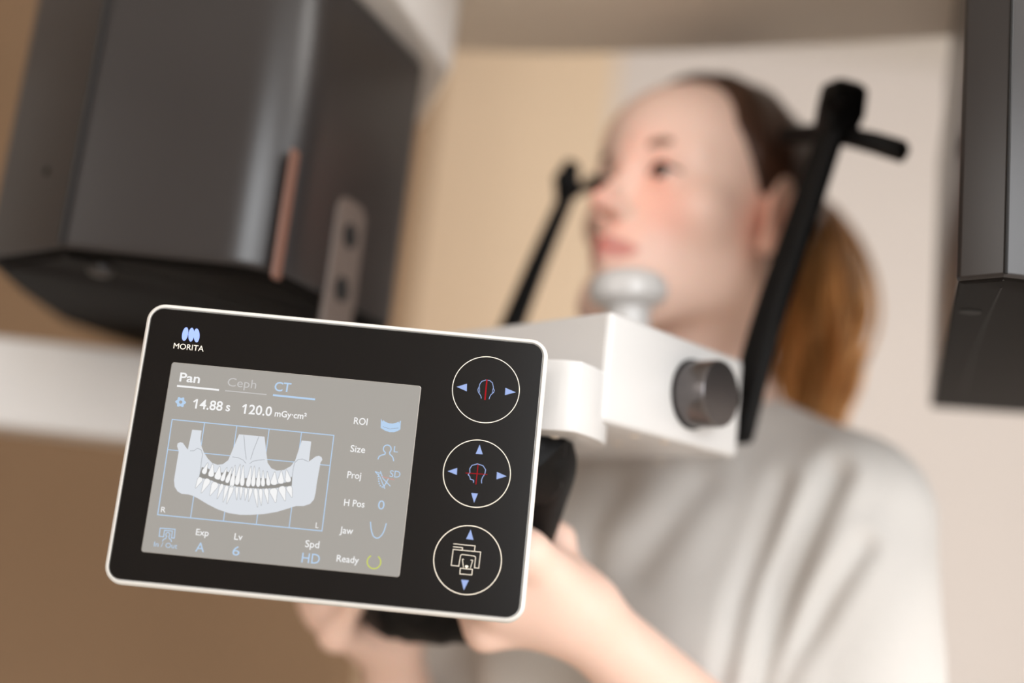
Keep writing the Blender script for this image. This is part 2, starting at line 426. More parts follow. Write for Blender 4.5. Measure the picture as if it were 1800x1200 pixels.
# temple arms
def temple(base, mid, top, w0, w1, m, name='temple_arm', dep=.6):
    pts = cat([base, mid, top], 8); n = len(pts)
    sec = rrect(1, dep, .25)
    return mesh_obj(name, *sweep(pts, sec, [w0 + (w1 - w0) * i / (n - 1) for i in range(n)], ref=(-.72, -.69, 0)), m, FR)
tp = cat([W(1296, 765, .80), W(1333, 620, .80), W(1363, 520, .80), W(1396, 425, .805), W(1432, 320, .81), W(1470, 205, .815)], 5)
ta = mesh_obj('temple_arm', *sweep(tp, rrect(1, .6, .25), [.024 - .003 * i / len(tp) for i in range(len(tp))], ref=(-.72, -.69, 0)), M_black, FR); ta['label'] = 'near black temple arm'
rk = W(1480, 190, .815)
mesh_obj('hinge_block', *sweep([W(1468, 225, .815), W(1478, 195, .812), W(1484, 160, .812)], rrect(.029, .024, .004), [.9, 1, .95]), M_black, ta)
mesh_obj('hinge_knob', *lathe(W(1474, 178, .80), (.3, -.9, .1), [(-.004, .0095), (.007, .0095), (.009, .007)], 28), M_grey2, ta)
mesh_obj('temple_pad_rod', *sweep([W(1388, 238, .885), W(1440, 236, .85), W(1490, 240, .818), W(1540, 252, .80), W(1585, 266, .79)], rrect(.0165, .0135, .004), ref=(0, 0, 1)), M_black, ta)
lb, lm, lt = W(893, 590, .93), W(945, 462, .945), W(1000, 335, .955)
tb = mesh_obj('temple_arm', *sweep(cat([lb + (lb - lm) * .42, lb, lm, lt], 6), rrect(1, .6, .25), [.026 - .011 * i / 18 for i in range(19)], ref=(-.72, -.69, 0)), M_black, FR); tb['label'] = 'far black temple arm'
mesh_obj('hinge_block', *sweep([W(1000, 340, .955), W(995, 315, .955), W(1006, 290, .955)], rrect(.022, .020, .006), [1, 1, .6]), M_black, tb)
mesh_obj('temple_pad_rod', *sweep([W(1002, 330, .955), W(1030, 330, .96), W(1046, 316, .975)], rrect(.011, .009, .003), ref=(0, 0, 1)), M_black, tb)

# black hand grip loop
LHC = W(906, 992, .715)     # where the near hand closes on the grip
RHC = W(640, 1032, .850)
gp = [(.000, .66, HC + .080), W(962, 800, .665), W(947, 880, .69), LHC, W(855, 1070, .73), W(800, 1089, .745), W(745, 1087, .77), W(690, 1080, .80), RHC, W(600, 900, .88), (-.125, .93, HC + .09)]
gpath = cat(gp, 6)
mesh_obj('hand_grip', *sweep(gpath, rrect(.030, .030, .011), [1.0] * len(gpath), ref=(.69, -.72, 0)), M_black, FR, label='black hand grip loop under the frame')
mesh_obj('grip_mount', *sweep([P([.002, .66, HC + .0755]), W(957, 800, .66), W(952, 840, .665), W(945, 868, .672)], rrect(.030, .03, .005), [.95, .95, .72, .5], ref=(0.2, -1, 0)), M_black, FR)

# ------------------------------------------------------------------ control panel
PA = P([[.9997959, -.01672144, .01133838], [-.01101596, .01924931, .99975403]])
ax = PA[0] / np.linalg.norm(PA[0]); az = PA[1] - ax * (PA[1] @ ax); az /= np.linalg.norm(az); ay = np.cross(az, ax)
PC = P([-.08505464, .57979328, 1.19478385])
pm = np.eye(4); pm[:3, 0] = ax; pm[:3, 1] = ay; pm[:3, 2] = az; pm[:3, 3] = PC
CP = thing('control_panel', 'black touch control panel with white rim and lit grey screen', 'control panel', matrix=Matrix(pm.tolist()))
PLOC[CP.name] = (0, 0, 0)
PW, PH = .2105, .1445
def loc(px, py, yoff=0.0):
    """photo pixel -> panel-local x,z on its front plane"""
    r = RC @ np.array([(px - CX) / FOC, -(py - CY) / FOC, -1.0])
    o = P([0, 0, HC])
    t = ((PC - o) @ ay) / (r @ ay)
    q = o + r * t - PC
    return P([q @ ax, q @ az])
def panel_loft(rings_def, name, m, parent, r0=.0095, label=None):
    rings = []
    for ins, y in rings_def:
        rings.append([(a, y, b) for a, b in rrect(PW - 2 * ins, PH - 2 * ins, max(r0 - ins, .001), 10)])
    V, Fc = loft(rings)
    return mesh_obj(name, V, Fc, m, parent, label=label, sharp=40)
panel_loft([(.004, .0245), (.0012, .0235), (0, .021), (0, .003), (.0004, .0012), (.0012, .0002), (.0020, 0.0), (.0024, .0003), (.0026, .0012)], 'housing', M_rim, CP, label='white rim')
ctr = None
face = panel_loft([(.0030, .0013), (.0030, -.0002), (.0033, -.0005)], 'faceplate', M_glass, CP, r0=.0095)
mesh_obj('mount', *box((.075, .0285, .02), (.05, .010, .035)), M_white, CP)

def em(name, rgb, k=1.0):
    return mat(name, (0, 0, 0), 0.5, emit=rgb, estr=k, spec=0.0)
E_white = em('display_white', (246, 246, 246), 1.0)
E_off = em('display_faint', (200, 198, 196), 1.0)
E_blue = em('display_blue', (186, 212, 240), 1.0)
E_jaw = em('display_pale', (222, 226, 232), 1.0)
E_grey = em('display_line_grey', (150, 152, 156), 1.0)
E_yel = em('display_yellow', (206, 214, 104), 1.0)
E_redl = em('display_red', (226, 150, 140), 1.0)
E_gap = em('display_gap', (150, 147, 142), 1.0)
E_arrow = em('backlit_blue', (168, 188, 238), 1.0)
E_red = em('backlit_red', (176, 32, 40), 1.0)
M_print = mat('cream_print', (222, 212, 196), 0.5, emit=(150, 144, 130), estr=1.0, noise=0.01)
M_logo = mat('blue_print', (130, 152, 222), 0.5, emit=(90, 108, 175), estr=1.0, noise=0.01)

# screen
sc = [loc(303, 637.5), loc(740.5, 679.5), loc(700.5, 1014), loc(250, 968)]
sx0 = (sc[0][0] + sc[3][0]) / 2; sx1 = (sc[1][0] + sc[2][0]) / 2; sz1 = (sc[0][1] + sc[1][1]) / 2; sz0 = (sc[2][1] + sc[3][1]) / 2
print('screen', sx0, sx1, sz0, sz1, [tuple(s) for s in sc])
M_lcd = mat('lit_display', (18, 18, 18), 0.12, emit=(166, 162, 156), estr=0.97, spec=0.6)
scr_sec = rrect(sx1 - sx0, sz1 - sz0, .0012, 4); scx, scz = (sx0 + sx1) / 2, (sz0 + sz1) / 2
rings = [[(a + scx, y, b + scz) for a, b in scr_sec] for y in (.0, -.0007)]
screen = mesh_obj('screen', *loft(rings), M_lcd, CP, label='lit grey screen', smooth=False)
sq = rrect(sx1 - sx0 + .0006, sz1 - sz0 + .0006, .0014, 4); sq2 = rrect(sx1 - sx0, sz1 - sz0, .0012, 4)
V = [(a + scx, -.00055, b + scz) for a, b in sq] + [(a + scx, -.00082, b + scz) for a, b in sq2]
n = len(sq)
mesh_obj('screen_edge', V, [(i, (i + 1) % n, n + (i + 1) % n, n + i) for i in range(n)], mat('pale_edge', (150, 146, 140), .3), CP)
YS = -.00085   # print layer on the screen
YF = -.00062   # print layer on the faceplate

def ribbon(pts, wpx, y, closed=False):
    p = [P(q) for q in pts]; n = len(p); w = wpx * .00029 / 2
    V = []
    for i in range(n):
        if closed: a, b = p[i - 1], p[(i + 1) % n]
        else: a, b = p[max(i - 1, 0)], p[min(i + 1, n - 1)]
        e0 = p[i] - a if (closed or i > 0) else b - p[i]; e1 = b - p[i] if (closed or i < n - 1) else p[i] - a
        e0 = e0 / (np.linalg.norm(e0) + 1e-12); e1 = e1 / (np.linalg.norm(e1) + 1e-12)
        n0 = P([-e0[1], e0[0]]); n1 = P([-e1[1], e1[0]]); m = n0 + n1
        if np.linalg.norm(m) < 1e-6: m = n0
        m = m / np.linalg.norm(m); m = m / max(.45, m @ n0)
        V += [(p[i][0] + m[0] * w, y, p[i][1] + m[1] * w), (p[i][0] - m[0] * w, y, p[i][1] - m[1] * w)]
    Fc = [(2 * i, 2 * i + 1, (2 * (i + 1) + 1) % (2 * n), (2 * (i + 1)) % (2 * n)) for i in range(n if closed else n - 1)]
    return V, Fc
def lp(pts, f=lambda x, y: (x, y)):
    return [loc(*f(x, y)) for x, y in pts]
def zf(s, ox, oy): return lambda x, y: (x / s + ox, y / s + oy)
def flat(pts, y):
    bm = bmesh.new(); vs = [bm.verts.new((p[0], y, p[1])) for p in pts]; fc = bm.faces.new(vs)
    bmesh.ops.triangulate(bm, faces=[fc]); bm.verts.index_update()
    V = [tuple(v.co) for v in bm.verts]; Fc = [tuple(v.index for v in f.verts) for f in bm.faces]; bm.free(); return V, Fc
def mark(name, vf, m, parent, label=None):
    o = mesh_obj(name, *vf, m, parent, smooth=False, label=label)
    # the prints face the viewer's side of the panel
    for p in o.data.polygons:
        pass
    return o
def ell(cx, cy, rx, ry, tilt=0, n=28, a0=0, a1=360):
    out = []
    for i in range(n + (0 if a1 - a0 == 360 else 1)):
        t = math.radians(a0 + (a1 - a0) * i / n); x, y = rx * math.cos(t), ry * math.sin(t)
        c, s = math.cos(math.radians(tilt)), math.sin(math.radians(tilt))
        out.append((cx + c * x - s * y, cy + s * x + c * y))
    return out

_H = None
def text_mesh(s, bold):
    cu = bpy.data.curves.new('lettering', 'FONT'); cu.body = s; cu.size = 1.0; cu.offset = bold; cu.resolution_u = 3
    o = bpy.data.objects.new('tmp', cu); COL.objects.link(o)
    dg = bpy.context.evaluated_depsgraph_get(); me = bpy.data.meshes.new_from_object(o.evaluated_get(dg))
    V = [tuple(v.co) for v in me.vertices]; Fc = [tuple(p.vertices) for p in me.polygons]
    bpy.data.objects.remove(o); bpy.data.curves.remove(cu); bpy.data.meshes.remove(me)
    return np.array(V), Fc
HV, _f = text_mesh('H', 0.0); CAPH = HV[:, 1].max() - HV[:, 1].min()
def text(s, p0, p1, cap, m, parent, y, bold=0.0, name='lettering'):
    a, b = loc(*p0), loc(*p1); V, Fc = text_mesh(s, bold)
    x0, x1 = V[:, 0].min(), V[:, 0].max(); kx = (b[0] - a[0]) / (x1 - x0)
    up = loc(p0[0] + cap * .17, p0[1] - cap) - a; kz = up[1] / CAPH
    zb = a[1] ; sl = (b[1] - a[1]) / (b[0] - a[0]) * .5
    VV = [(a[0] + (x - x0) * kx, y, zb + yy * kz + (x - x0) * kx * sl) for x, yy, _ in V]
    return mark(name, (VV, Fc), m, parent)
# emblem and name
text('MORITA', (305.2, 612.5), (358, 618.4), 9.6, M_print, face, YF, .0)
mark('emblem', merge(*[flat(lp(ell(cx, cy, rx, 12.2, tl)), YF - .00001 * i) for i, (cx, cy, rx, tl) in enumerate(((326, 587.4, 5.2, 12), (336.8, 588.6, 5.0, 6), (346.2, 589.8, 5.2, 0)))]), M_logo, face)
# tabs
text('Pan', (315.7, 670.2), (351.3, 673.6), 15, E_white, screen, YS, .018)
mark('underline', ribbon(lp([(311.9, 678.4), (385.8, 685.7)]), 3.3, YS), E_white, screen)
text('Ceph', (399.8, 678.6), (450.3, 683.2), 14.6, E_off, screen, YS, .0)
mark('underline', ribbon(lp([(396.5, 686.9), (469.2, 693.7)]), 1.8, YS), E_off, screen)
text('CT', (482.1, 686.9), (511, 689.6), 15.6, E_blue, screen, YS, .012)
mark('underline', ribbon(lp([(480.3, 694.6), (554.4, 702.2)]), 3.4, YS), E_blue, screen)
# gear
g = []
for i in range(48):
    a = 2 * math.pi * i / 48; r = 8.3 + 1.3 * math.cos(6 * a); g.append((318.4 + r * math.cos(a + .1), 706.9 + r * math.sin(a + .1)))
hole = ell(318.4, 706.9, 3.4, 3.4, n=48, a0=0, a1=360)
go, gi = lp(g), lp([(318.4 + 2.9 * math.cos(2 * math.pi * i / 48 + .1), 706.9 + 2.9 * math.sin(2 * math.pi * i / 48 + .1)) for i in range(48)])
mark('gear_icon', ([(p[0], YS, p[1]) for p in go] + [(p[0], YS, p[1]) for p in gi], [(i, (i + 1) % 48, 48 + (i + 1) % 48, 48 + i) for i in range(48)]), E_blue, screen)
text('14.88', (343.4, 717.8), (391, 722.3), 16, E_white, screen, YS, .016)
text('s', (396.9, 722.3), (404.4, 723), 15, E_white, screen, YS, .016)
mark('numeral_flag', ribbon(lp([(346.2, 703.1), (341.0, 706.6)]), 2.7, YS), E_white, screen)
mark('numeral_flag', ribbon(lp([(432.2, 712.0), (427.0, 715.5)]), 2.7, YS), E_white, screen)
text('120.0', (429.2, 726.8), (477.5, 731.5), 16, E_white, screen, YS, .016)
text('mGy·cm²', (483, 731.8), (538.8, 737), 10.5, E_white, screen, YS, .016)
# measuring grid
TL, TR, BR, BL = P((303.5, 737.3)), P((587.3, 765.3)), P((566.4, 933)), P((278, 904.4))
grid = [ribbon(lp([TL, TR, BR, BL]), 1.7, YS + .00004, True), ribbon(lp([(296, 790.4), (579.8, 818.2)]), 1.5, YS + .00004)]
for k in range(1, 5):
    t = k / 5; grid.append(ribbon(lp([TL + (TR - TL) * t, BL + (BR - BL) * t]), 1.5, YS + .00004))
mark('grid_lines', merge(*grid), E_blue, screen)
text('R', (283.3, 900), (291.5, 900.8), 9.5, E_white, screen, YS, .0)
text('L', (554.8, 927.6), (560.2, 928), 9.5, E_white, screen, YS, .0)
# jaw drawing
z2 = zf(5.285, 260, 700)
jaw = [(415, 293), (503, 300), (492, 380), (500, 440), (525, 505), (560, 560), (600, 600), (650, 618), (700, 612), (750, 575), (785, 540), (815, 480), (840, 400), (850, 335),
       (1086, 357), (1080, 430), (1090, 540), (1115, 600), (1150, 650), (1200, 672), (1270, 665), (1330, 630), (1370, 580), (1410, 500), (1425, 440), (1432, 393), (1520, 402), (1495, 590),
       (1530, 565), (1560, 542), (1590, 535), (1615, 545), (1623, 570), (1605, 600), (1590, 640), (1580, 700), (1570, 780), (1560, 880), (1545, 940), (1510, 980), (1450, 1000), (1380, 1000), (1300, 1025),
       (1200, 1055), (1080, 1075), (950, 1083), (860, 1082), (750, 1065), (650, 1030), (560, 985), (470, 930), (420, 905), (380, 893), (320, 888), (280, 865), (252, 820), (247, 760), (258, 690), (275, 620), (292, 540), (290, 490), (275, 445), (280, 420), (305, 408), (330, 415), (350, 445), (375, 478), (395, 488)]
jg = mark('jaw_graphic', flat(lp(jaw, z2), YS), E_jaw, screen)
gap = [(505, 640), (480, 735), (520, 745), (600, 765), (680, 800), (740, 812), (800, 815), (900, 830), (980, 836), (1060, 840), (1120, 838), (1200, 832), (1280, 822), (1340, 812), (1345, 718), (1310, 775), (1240, 790),
       (1170, 800), (1120, 745), (1050, 742), (960, 738), (900, 742), (840, 735), (780, 700), (740, 680), (700, 690), (620, 690), (560, 650)]
mark('bite_gap_graphic', flat(lp(gap, z2), YS - .00002), E_gap, screen)
def tooth(cx, cy, rx_, ry_, w):
    c = P((cx, cy)); r = P((rx_, ry_)); ln = np.linalg.norm(r - c); d = (r - c) / ln; nn = P([-d[1], d[0]]); h = w / 2
    prof = [(0.0, 0.0), (.01, .45), (.06, .82), (.16, 1.0), (.28, 1.0), (.42, .82), (.60, .58), (.80, .36), (.95, .2), (1.0, .0)]
    L = [c + d * t * ln + nn * h * k for t, k in prof]; R_ = [c + d * t * ln - nn * h * k for t, k in prof[1:-1]]
    return L + R_[::-1]
UP = [(520, 703, 562, 598, 45), (588, 730, 607, 608, 54), (648, 755, 672, 632, 62), (690, 770, 738, 642, 40), (735, 787, 787, 638, 40), (780, 825, 815, 622, 44), (828, 806, 862, 612, 44), (878, 815, 890, 622, 42),
      (932, 822, 962, 630, 44), (980, 820, 994, 628, 40), (1026, 824, 1038, 643, 40), (1072, 820, 1074, 670, 38), (1124, 812, 1112, 678, 38), (1172, 806, 1182, 683, 62), (1238, 795, 1242, 672, 58), (1310, 780, 1290, 665, 54)]
LO = [(500, 735, 446, 835, 48), (567, 748, 500, 880, 58), (638, 780, 580, 905, 64), (697, 795, 646, 935, 37), (740, 808, 702, 965, 37), (788, 812, 735, 982, 42), (830, 822, 829, 945, 30), (873, 822, 864, 942, 30),
      (917, 832, 906, 948, 30), (962, 834, 938, 958, 34), (1002, 836, 1022, 1012, 38), (1050, 838, 1056, 997, 36), (1100, 836, 1120, 978, 42), (1165, 835, 1190, 970, 72), (1243, 816, 1278, 955, 66), (1310, 816, 1342, 922, 54)]
mark('tooth_graphic', merge(*[flat(lp(tooth(*t), z2), YS - .00006) for t in UP + LO]), E_white, screen)
mark('tooth_outline', merge(*[ribbon(lp(tooth(*t), z2), .55, YS - .00008, True) for t in UP + LO]), E_grey, screen)
lines = [[(895, 345), (905, 470), (918, 568)], [(1035, 355), (985, 480), (957, 568)], [(790, 545), (850, 555), (890, 575), (915, 605)], [(948, 608), (980, 585), (1030, 575), (1090, 570)],
         [(395, 488), (430, 488), (465, 465), (500, 480), (512, 520), (500, 600), (488, 700), (480, 735)], [(1495, 590), (1440, 565), (1400, 568), (1365, 600), (1352, 660), (1345, 720)]]
mark('bone_lines', merge(*[ribbon(lp(l, z2), .7, YS - .00004) for l in lines]), E_grey, screen)
# lower row
z3 = zf(5, 240, 860)
icon = [ribbon(lp([(203, 412), (212, 340), (343, 350), (336, 428), (312, 426), (319, 366), (250, 360), (242, 416)], z3), 1.5, YS, True),
        ribbon(lp(ell(279, 397, 17, 19, n=14, a0=110, a1=430), z3), 1.4, YS),
        ribbon(lp([(232, 458), (240, 440), (262, 430), (268, 414)], z3), 1.4, YS), ribbon(lp([(312, 462), (308, 444), (292, 432), (288, 416)], z3), 1.4, YS)]
mark('patient_icon', merge(*icon), E_blue, screen)
text('In / Out', (271, 960), (312, 964.2), 8.5, E_blue, screen, YS, .0)
text('Exp', (344.6, 940), (367, 942.3), 11, E_white, screen, YS, .008)
text('Lv', (412, 948), (426.4, 949.4), 11, E_white, screen, YS, .008)
text('Spd', (536.4, 961), (561, 963.4), 12, E_white, screen, YS, .008)
text('A', (343.8, 968.8), (359, 970.2), 16, E_blue, screen, YS, .0)
text('6', (408.4, 975.4), (421, 976.4), 16, E_blue, screen, YS, .0)
text('HD', (530, 988.2), (561.6, 991), 17, E_blue, screen, YS, .0)
# right column
for s, a, b in (('ROI', (621.9, 745.2), (645.8, 747.6)), ('Size', (615.8, 793.8), (641.7, 796.4)), ('Proj', (610.3, 839.8), (634.5, 842)), ('H Pos', (604.6, 888.4), (640.6, 892)),
                ('Jaw', (597, 936.6), (620.5, 939)), ('Ready', (591.6, 986.4), (630.7, 990.2))):
    text(s, a, b, 11.5, E_white, screen, YS, .010)
z4 = zf(3.635, 560, 700)
mark('jaw_slice_icon', merge(flat(lp([(400, 130), (410, 150), (413, 140), (430, 152), (450, 160), (475, 162), (500, 156), (512, 150), (517, 160), (520, 145), (527, 145), (523, 200), (505, 210), (485, 217), (455, 217), (425, 207), (398, 190)], z4), YS),
                             ribbon(lp([(415, 168), (455, 182), (515, 178)], z4), .8, YS - .0001)), E_blue, screen)
mark('jaw_slice_line', ribbon(lp([(412, 182), (455, 196), (512, 190)], z4), .6, YS - .0001), E_grey, screen)
mark('head_size_icon', merge(ribbon(lp([(380, 390), (388, 372), (402, 364), (425, 358), (428, 347)] + ell(440, 324, 25, 25, n=16, a0=130, a1=412) + [(455, 348), (456, 358), (468, 368), (476, 378), (481, 402)], z4), 1.9, YS)), E_blue, screen)
text('L', (692, 794.6), (699.5, 795.4), 10.5, E_blue, screen, YS, .0)
mark('projection_icon', merge(*[ribbon(lp(l, z4), 1.5, YS) for l in ([(362, 468), (392, 500), (425, 578)], [(396, 466), (412, 512), (460, 562)], [(448, 512), (415, 572)], [(362, 468), (398, 480)])],
     *[flat(lp(ell(x, y, 5, 5, n=8), z4), YS) for x, y in ((385, 515), (386, 530), (389, 545), (396, 558), (408, 566), (382, 500), (384, 486), (420, 556), (430, 545))]), E_blue, screen)
mark('projection_beam', ribbon(lp([(404, 500), (485, 521)], z4), .9, YS - .00003), E_redl, screen)
text('SD', (684.8, 838), (703.4, 839.8), 11.5, E_blue, screen, YS, .0)
text('0', (664, 894.6), (675.4, 895.6), 15.5, E_blue, screen, YS, .0)
mark('jaw_curve_icon', ribbon(lp([tuple(p[:2]) for p in cat([(333, 788, 0), (338, 840, 0), (352, 880, 0), (377, 893, 0), (402, 876, 0), (420, 845, 0), (434, 798, 0)], 5)], z4), 1.9, YS), E_blue, screen)
mark('ready_ring', ribbon(lp(ell(657.7, 987.3, 11.9, 11.9, n=30, a0=-52, a1=244)), 2.2, YS), E_yel, screen)

# touch buttons
def button(cx, cy, r, arrows, white=(), blue=(), red=(), wb=1.3, label=None):
    c = loc(cx, cy); e1 = loc(cx + r, cy + r * .1); R0 = np.linalg.norm(e1 - c)
    ring = [c + R0 * P([math.cos(2 * math.pi * i / 96), math.sin(2 * math.pi * i / 96)]) for i in range(96)]
    b = mark('button', ribbon(ring, 1.3, YF, True), M_print, CP, label)
    for a in arrows: mark('arrow', flat(lp(a), YF), E_arrow, b)
    if white: mark('machine_symbol', merge(*white), M_print, b)
    if blue: mark('head_symbol', merge(*blue), E_arrow, b)
    if red: mark('laser_line', merge(*red), E_red, b)
z5 = zf(5, 740, 600); z6 = zf(4.286, 740, 830); z7 = zf(2.571, 560, 760)
def T(f, *pts): return [f(*p) for p in pts]
hp = [(530, 502), (527, 480), (515, 462), (505, 448), (500, 425), (506, 410), (512, 400), (518, 375), (535, 352), (570, 340), (605, 345), (628, 365), (635, 395), (637, 415), (645, 430), (640, 448), (626, 460), (612, 472), (604, 490), (598, 508)]
button(854.2, 684.8, 58.5, [T(z5, (313, 400), (405, 372), (403, 440)), T(z5, (833, 448), (742, 408), (738, 473))],
       blue=[ribbon(lp(hp, z5), 1.2, YF), ribbon(lp([(515, 405), (516, 450)], z5), .9, YF), ribbon(lp([(633, 415), (626, 455)], z5), .9, YF)],
       red=[ribbon(lp([(580, 335), (562, 515)], z5), 2.6, YF - .00003)], label='top round touch button with left and right arrows')
pf = [(700, 227), (701, 216), (686, 211), (683, 198), (676, 191), (684, 181), (683, 165), (693, 149), (718, 142), (743, 150), (755, 168), (752, 186), (741, 203), (736, 216), (737, 230)]
button(838.3, 832, 58.7, [T(z7, (728, 55), (710, 97), (742, 99)), T(z7, (583, 175), (627, 160), (625, 192)), T(z7, (850, 198), (806, 178), (804, 212)), T(z7, (703, 318), (690, 273), (720, 276))],
       blue=[ribbon(lp(pf, z7), 1.3, YF)], red=[ribbon(lp([(721, 144), (711, 235)], z7), 1.6, YF - .00003), ribbon(lp([(665, 183), (763, 190)], z7), 1.3, YF - .00003)],
       label='middle round touch button with four arrows and a head profile')
mc = [ribbon(lp([(245, 538), (408, 554), (403, 592)], z6), .95, YF), ribbon(lp([(243, 560), (314, 567), (311, 585)], z6), .95, YF),
      ribbon(lp([(243, 580), (450, 600), (435, 722), (403, 718), (412, 640), (403, 630), (310, 618), (299, 624), (285, 706), (228, 700)], z6), .95, YF, True),
      ribbon(lp([(297, 722), (388, 730), (383, 772), (293, 765)], z6), 1.0, YF, True), ribbon(lp([(324, 655), (312, 654), (320, 716)], z6), .85, YF), ribbon(lp([(374, 660), (390, 662), (372, 722)], z6), .85, YF),
      flat(lp([(330, 712), (334, 702), (345, 699), (356, 705), (358, 714), (346, 714), (346, 722), (340, 722), (340, 713)], z6), YF)]
button(822, 983.8, 59.2, [T(z6, (375, 430), (340, 502), (395, 508)), T(z6, (323, 888), (303, 808), (361, 812))], white=mc, label='bottom round touch button with up and down arrows')

# ------------------------------------------------------------------ person: distance-field modelling
class Field:
    def __init__(s, lo, hi, h):
        s.lo = P(lo, float) if 0 else np.array(lo, float); s.h = h
        s.n = [int(math.ceil((hi[i] - lo[i]) / h)) + 1 for i in range(3)]
        s.D = np.full(s.n, 0.06, np.float32); s.rs = 1.0; s.rot = None
        s.ax = [(s.lo[i] + h * np.arange(s.n[i])).astype(np.float32) for i in range(3)]
    def _sl(s, lo, hi):
        a = [max(0, int((lo[i] - s.lo[i]) / s.h)) for i in range(3)]; b = [min(s.n[i], int((hi[i] - s.lo[i]) / s.h) + 2) for i in range(3)]
        return a, b
    def put(s, fn, lo, hi, k, mode):
        m = max(k * 1.2, .012); a, b = s._sl(P(lo) - m, P(hi) + m)
        if any(b[i] <= a[i] for i in range(3)): return
        X = s.ax[0][a[0]:b[0]][:, None, None]; Y = s.ax[1][a[1]:b[1]][None, :, None]; Z = s.ax[2][a[2]:b[2]][None, None, :]
        d = fn(X, Y, Z); sl = (slice(a[0], b[0]), slice(a[1], b[1]), slice(a[2], b[2])); D = s.D[sl]
        if mode == 'add':
            h = np.maximum(k - np.abs(D - d), 0) / k; s.D[sl] = np.minimum(D, d) - h * h * k * .25
        elif mode == 'sub':
            d = -d; h = np.maximum(k - np.abs(D - d), 0) / k; s.D[sl] = np.maximum(D, d) + h * h * k * .25
    def cone(s, a, b, r0, r1, k=.01, mode='add', flat=None):
        r0 = r0 * s.rs; r1 = r1 * s.rs
        a = P(a).astype(np.float32); b = P(b).astype(np.float32); ba = b - a; L = float(ba @ ba) + 1e-12; r = max(r0, r1)
        def fn(X, Y, Z):
            t = np.clip(((X - a[0]) * ba[0] + (Y - a[1]) * ba[1] + (Z - a[2]) * ba[2]) / L, 0, 1)
            return np.sqrt((X - a[0] - t * ba[0]) ** 2 + (Y - a[1] - t * ba[1]) ** 2 + (Z - a[2] - t * ba[2]) ** 2) - (r0 + (r1 - r0) * t)
        s.put(fn, np.minimum(a, b) - r, np.maximum(a, b) + r, k, mode)
    def ell(s, c, r, k=.01, mode='add', rot=None):
        c = P(c).astype(np.float32); r = P(r).astype(np.float32) * s.rs; R_ = np.eye(3) if rot is None else P(rot)
        if s.rot is not None: R_ = s.rot @ R_; rot = R_
        def fn(X, Y, Z):
            x, y, z = X - c[0], Y - c[1], Z - c[2]
            u = x * R_[0, 0] + y * R_[1, 0] + z * R_[2, 0]; v = x * R_[0, 1] + y * R_[1, 1] + z * R_[2, 1]; w = x * R_[0, 2] + y * R_[1, 2] + z * R_[2, 2]
            k0 = np.sqrt((u / r[0]) ** 2 + (v / r[1]) ** 2 + (w / r[2]) ** 2); k1 = np.sqrt((u / r[0] ** 2) ** 2 + (v / r[1] ** 2) ** 2 + (w / r[2] ** 2) ** 2) + 1e-9
            return k0 * (k0 - 1) / k1
        m = r.max() if rot is not None else r
        s.put(fn, c - m, c + m, k, mode)
    def plane(s, p, n):
        """cut away the side the normal points to"""
        n = P(n) / np.linalg.norm(n); X = s.ax[0][:, None, None]; Y = s.ax[1][None, :, None]; Z = s.ax[2][None, None, :]
        s.D = np.maximum(s.D, ((X - p[0]) * n[0] + (Y - p[1]) * n[1] + (Z - p[2]) * n[2]).astype(np.float32))
    def mesh(s):
        D = s.D; D[0] = D[-1] = .05; D[:, 0] = D[:, -1] = .05; D[:, :, 0] = D[:, :, -1] = .05
        I = D < 0; nx, ny, nz = D.shape
        c = [I[i:nx - 1 + i, j:ny - 1 + j, k:nz - 1 + k] for i in (0, 1) for j in (0, 1) for k in (0, 1)]
        anyi = c[0].copy(); alli = c[0].copy()
        for q in c[1:]: anyi |= q; alli &= q
        act = anyi & ~alli; cells = np.argwhere(act); idx = -np.ones(act.shape, np.int64); idx[act] = np.arange(len(cells))
        acc = np.zeros((len(cells), 3)); cnt = np.zeros(len(cells))
        cor = [(i, j, k) for i in (0, 1) for j in (0, 1) for k in (0, 1)]
        vals = {q: D[cells[:, 0] + q[0], cells[:, 1] + q[1], cells[:, 2] + q[2]].astype(float) for q in cor}
        for q in cor:
            for axx in range(3):
                if q[axx]: continue
                q2 = tuple(q[i] + (i == axx) for i in range(3)); a, b = vals[q], vals[q2]; m = (a < 0) != (b < 0)
                t = np.where(m, a / np.where(m, a - b, 1), 0)
                p = np.tile(np.array(q, float), (len(cells), 1)); p[:, axx] += t
                acc[m] += p[m]; cnt[m] += 1
        V = s.lo + (cells + acc / cnt[:, None]) * s.h
        Q = []
        for axx in range(3):
            sl0 = [slice(1, -1)] * 3; sl0[axx] = slice(0, -1); sl1 = [slice(1, -1)] * 3; sl1[axx] = slice(1, None)
            A = I[tuple(sl0)]; B = I[tuple(sl1)]; e = np.argwhere(A != B); sgn = A[A != B]
            g = e.copy(); o1, o2 = [(1, 2), (2, 0), (0, 1)][axx]
            for t in range(3):
                if t != axx: g[:, t] += 1
            def gi(d1, d2):
                h = g.copy(); h[:, o1] -= d1; h[:, o2] -= d2; return idx[h[:, 0], h[:, 1], h[:, 2]]
            q = np.stack([gi(1, 1), gi(0, 1), gi(0, 0), gi(1, 0)], 1); q[~sgn] = q[~sgn][:, ::-1]; Q.append(q)
        return V, np.concatenate(Q)

